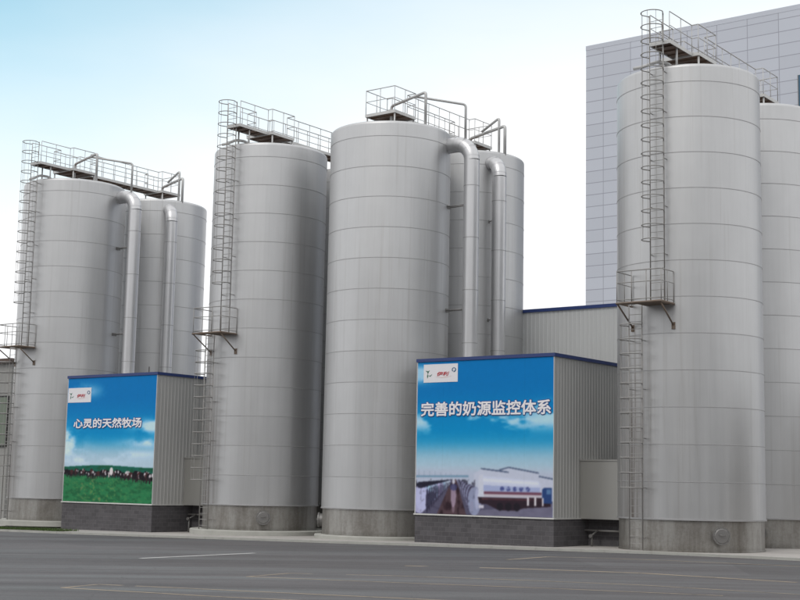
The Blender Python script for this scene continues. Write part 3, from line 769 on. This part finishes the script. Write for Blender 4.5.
for (a0, b0), (a1, b1) in zip(edge[:-1], edge[1:]):
    k = max(1, int((a1-a0)/3))
    for i in range(k):
        p = (a0+(a1-a0)*i/k, b0+(b1-b0)*i/k); q = (a0+(a1-a0)*(i+1)/k, b0+(b1-b0)*(i+1)/k)
        b = len(mb.v)
        mb.v += [W(p[0], p[1], ground_z(p[0])), W(q[0], q[1], ground_z(q[0])), W(q[0], 30, ground_z(q[0])), W(p[0], 30, ground_z(p[0])),
                 W(p[0], p[1], ground_z(p[0])-.3), W(q[0], q[1], ground_z(q[0])-.3)]
        mb.face([b, b+1, b+2, b+3]); mb.face([b+4, b+5, b+1, b])
tag(mb.build('pavement', 'pavement_concrete'), kind='structure')
# kerb stones along the pavement edge, 4 mm proud
mb = MB()
for (a0, b0), (a1, b1) in zip(edge[:-1], edge[1:]):
    L = hypot(a1-a0, b1-b0); k = max(1, int(L/1.0)); nx_, ny_ = -(b1-b0)/L, (a1-a0)/L
    for i in range(k):
        f0, f1 = (i+.01)/k, (i+.99)/k; b = len(mb.v)
        for f_ in (f0, f1):
            a_, b_ = a0+(a1-a0)*f_, b0+(b1-b0)*f_; z = ground_z(a_)+.004
            for o_, dz in ((-.01, -.3), (-.01, 0), (.15, 0), (.15, -.3)): mb.v.append(W(a_+nx_*o_, b_+ny_*o_, z+dz))
        for q in ((0, 4, 5, 1), (1, 5, 6, 2), (2, 6, 7, 3), (0, 1, 2, 3), (4, 7, 6, 5)): mb.face([b+i_ for i_ in q])
tag(mb.build('kerb', 'plinth_concrete'), kind='structure')
# grass verge at the left
rs = random.Random(2); mb = MB()
for i in range(5200):
    a = rs.uniform(-46, -33.2); b = rs.uniform(-6.0, -4.3) + .25*sin(a)
    if rs.random() > .35+.65*max(0, min(1, (-33.5-a)/3)): continue
    h = rs.uniform(.05, .16); an = rs.uniform(0, pi); dx, dy = .02*cos(an), .02*sin(an); lx, ly = rs.uniform(-.05, .05), rs.uniform(-.05, .05); z = ground_z(a)
    k = len(mb.v); mb.v += [W(a-dx, b-dy, z), W(a+dx, b+dy, z), W(a+lx, b+ly, z+h)]; mb.face([k, k+1, k+2])
tag(mb.build('grass', 'grass_blade'), 'low grass growing along the pavement edge at the left', 'grass', kind='stuff')
mb = MB(); b = 0
mb.v += [W(-47, -6.1, ground_z(-47)+.004), W(-33, -5.9, ground_z(-33)+.004), W(-33.6, -4.6, ground_z(-33.6)+.004), W(-47, -4.2, ground_z(-47)+.004)]; mb.face([0, 1, 2, 3])
tag(mb.build('soil', 'soil'), kind='structure')

# painted markings
def wz(x, y):
    a = (x-ORG[0])*E1[0]+(y-ORG[1])*E1[1]; return ground_z(a)-.096
def marking(name, line, w, mat):
    mb = MB()
    for (x0, y0), (x1, y1) in zip(line[:-1], line[1:]):
        L = hypot(x1-x0, y1-y0); nx_, ny_ = -(y1-y0)/L*w/2, (x1-x0)/L*w/2; k = max(1, int(L/2))
        for i in range(k):
            p = (x0+(x1-x0)*i/k, y0+(y1-y0)*i/k); q = (x0+(x1-x0)*(i+1)/k, y0+(y1-y0)*(i+1)/k); b = len(mb.v)
            for (px, py, s_) in ((*p, -1), (*q, -1), (*q, 1), (*p, 1)):
                mb.v.append((px+nx_*s_, py+ny_*s_, wz(px, py)))
            mb.face([b, b+1, b+2, b+3])
    tag(mb.build(name, mat), kind='structure')
marking('lane_marking', [(-8.6, 47.5), (-5.25, 52.6)], .22, 'paint_white')
marking('bay_marking', [(.13, 29.9), (-3.81, 31.05), (-7.73, 32.79), (-7.17, 34.10), (-3.31, 32.75), (.2, 31.6), (6, 29.6)], .15, 'paint_yellow')
marking('bay_marking', [(8, 34.3), (3.7, 35.7), (.14, 36.6), (-3.97, 37.86), (-2.95, 39.69), (.15, 39.32), (3.7, 38.5), (6.55, 37.55), (10.14, 35.21)], .14, 'paint_yellow')
marking('bay_marking', [(.32, 44.52), (3.9, 43.9), (7.5, 42.9), (11.4, 39.9)], .30, 'paint_yellow')
marking('bay_marking', [(3.95, 49.46), (5.69, 52.22), (9.67, 51.0), (14.02, 48.62)], .20, 'paint_yellow')

# ------------------------------------------------------------------ sky, sun, camera
w = bpy.data.worlds.new('World'); sc.world = w; w.use_nodes = True
nt = w.node_tree; bg = nt.nodes['Background']; bg.inputs[1].default_value = .15
def wn_(typ, ins=None, **kw):
    n = nt.nodes.new(typ)
    for k, v in kw.items(): setattr(n, k, v)
    for k, v in (ins or {}).items():
        if isinstance(v, bpy.types.NodeSocket): nt.links.new(v, n.inputs[k])
        else: n.inputs[k].default_value = v
    return n
SUN_EL, SUN_AZ = rad(48), rad(-150)           # azimuth from +Y towards +X: behind and left of the camera
sky = wn_('ShaderNodeTexSky', sky_type='NISHITA', sun_disc=False, sun_elevation=SUN_EL, sun_rotation=SUN_AZ, air_density=1.0, dust_density=.4)
tc = wn_('ShaderNodeTexCoord'); sp = wn_('ShaderNodeSeparateXYZ', {0: tc.outputs['Generated']})
def wm(op, a, b=None, c=None, clamp=False):
    n = nt.nodes.new('ShaderNodeMath'); n.operation = op; n.use_clamp = clamp
    for i, v in enumerate((a, b, c)):
        if v is None: continue
        if isinstance(v, bpy.types.NodeSocket): nt.links.new(v, n.inputs[i])
        else: n.inputs[i].default_value = v
    return n.outputs[0]
mp = wn_('ShaderNodeMapping', {'Vector': tc.outputs['Generated'], 'Scale': (1.0, 1.0, 3.2)})
nz = wn_('ShaderNodeTexNoise', {'Vector': mp.outputs[0], 'Scale': 2.6, 'Detail': 5.0, 'Roughness': .5})
# overcast veil: thins out high up, more so to the left (-x)
hgt = wm('SUBTRACT', wm('MULTIPLY_ADD', sp.outputs[0], -.28, sp.outputs[2]), .25)
thin = wm('MULTIPLY', wm('ADD', wm('ADD', hgt, .012), wm('MULTIPLY', wm('SUBTRACT', nz.outputs[0], .5), .12)), 4.0, clamp=True)
front = wm('MULTIPLY', wm('MULTIPLY', sp.outputs[1], 2.0, clamp=True), wm('SUBTRACT', 1.0, wm('MULTIPLY', wm('SUBTRACT', sp.outputs[2], .42), 5.0, clamp=True), clamp=True))
side = wm('SUBTRACT', 1.0, wm('MULTIPLY', wm('SUBTRACT', wm('MULTIPLY', sp.outputs[0], -1.0), .36), 5.0, clamp=True), clamp=True)
front = wm('MULTIPLY', front, side)
cover = wm('SUBTRACT', 1.0, wm('MULTIPLY', wm('MULTIPLY', thin, 1.0), front))
mx = wn_('ShaderNodeMix', data_type='RGBA'); nt.links.new(cover, mx.inputs[0]); 
tint = wn_('ShaderNodeMix', data_type='RGBA', blend_type='MULTIPLY'); tint.inputs[0].default_value = 1; nt.links.new(sky.outputs[0], tint.inputs[6]); tint.inputs[7].default_value = (.52, 1.38, 1.22, 1)
nt.links.new(tint.outputs[2], mx.inputs[6]); mx.inputs[7].default_value = (7.2, 7.25, 7.35, 1)
nt.links.new(mx.outputs[2], bg.inputs[0])
sd = bpy.data.lights.new('sun', 'SUN'); sd.energy = .8; sd.angle = rad(16); sd.color = (1, .96, .90)
so = bpy.data.objects.new('sun', sd); col.objects.link(so)
dirv = Vector((sin(SUN_AZ)*cos(SUN_EL), cos(SUN_AZ)*cos(SUN_EL), sin(SUN_EL)))
so.rotation_euler = dirv.to_track_quat('Z', 'Y').to_euler(); so.location = (0, 0, 60)

cd = bpy.data.cameras.new('camera'); cam = bpy.data.objects.new('camera', cd); col.objects.link(cam)
cd.sensor_width = 36; cd.lens = 1383.2/800*36; cd.clip_end = 8000; cd.clip_start = .1
Rm = Matrix.Rotation(rad(90+7.631), 4, 'X') @ Matrix.Rotation(rad(1.127), 4, 'Z')
cam.matrix_world = Matrix.Translation((0, 0, 2.41)) @ Rm
sc.camera = cam
sc.view_settings.view_transform = 'Standard'; sc.view_settings.look = 'None'
sc.view_settings.exposure = 0.0; sc.view_settings.gamma = 1.0
try: sc.view_settings.use_curve_mapping = False
except Exception: pass
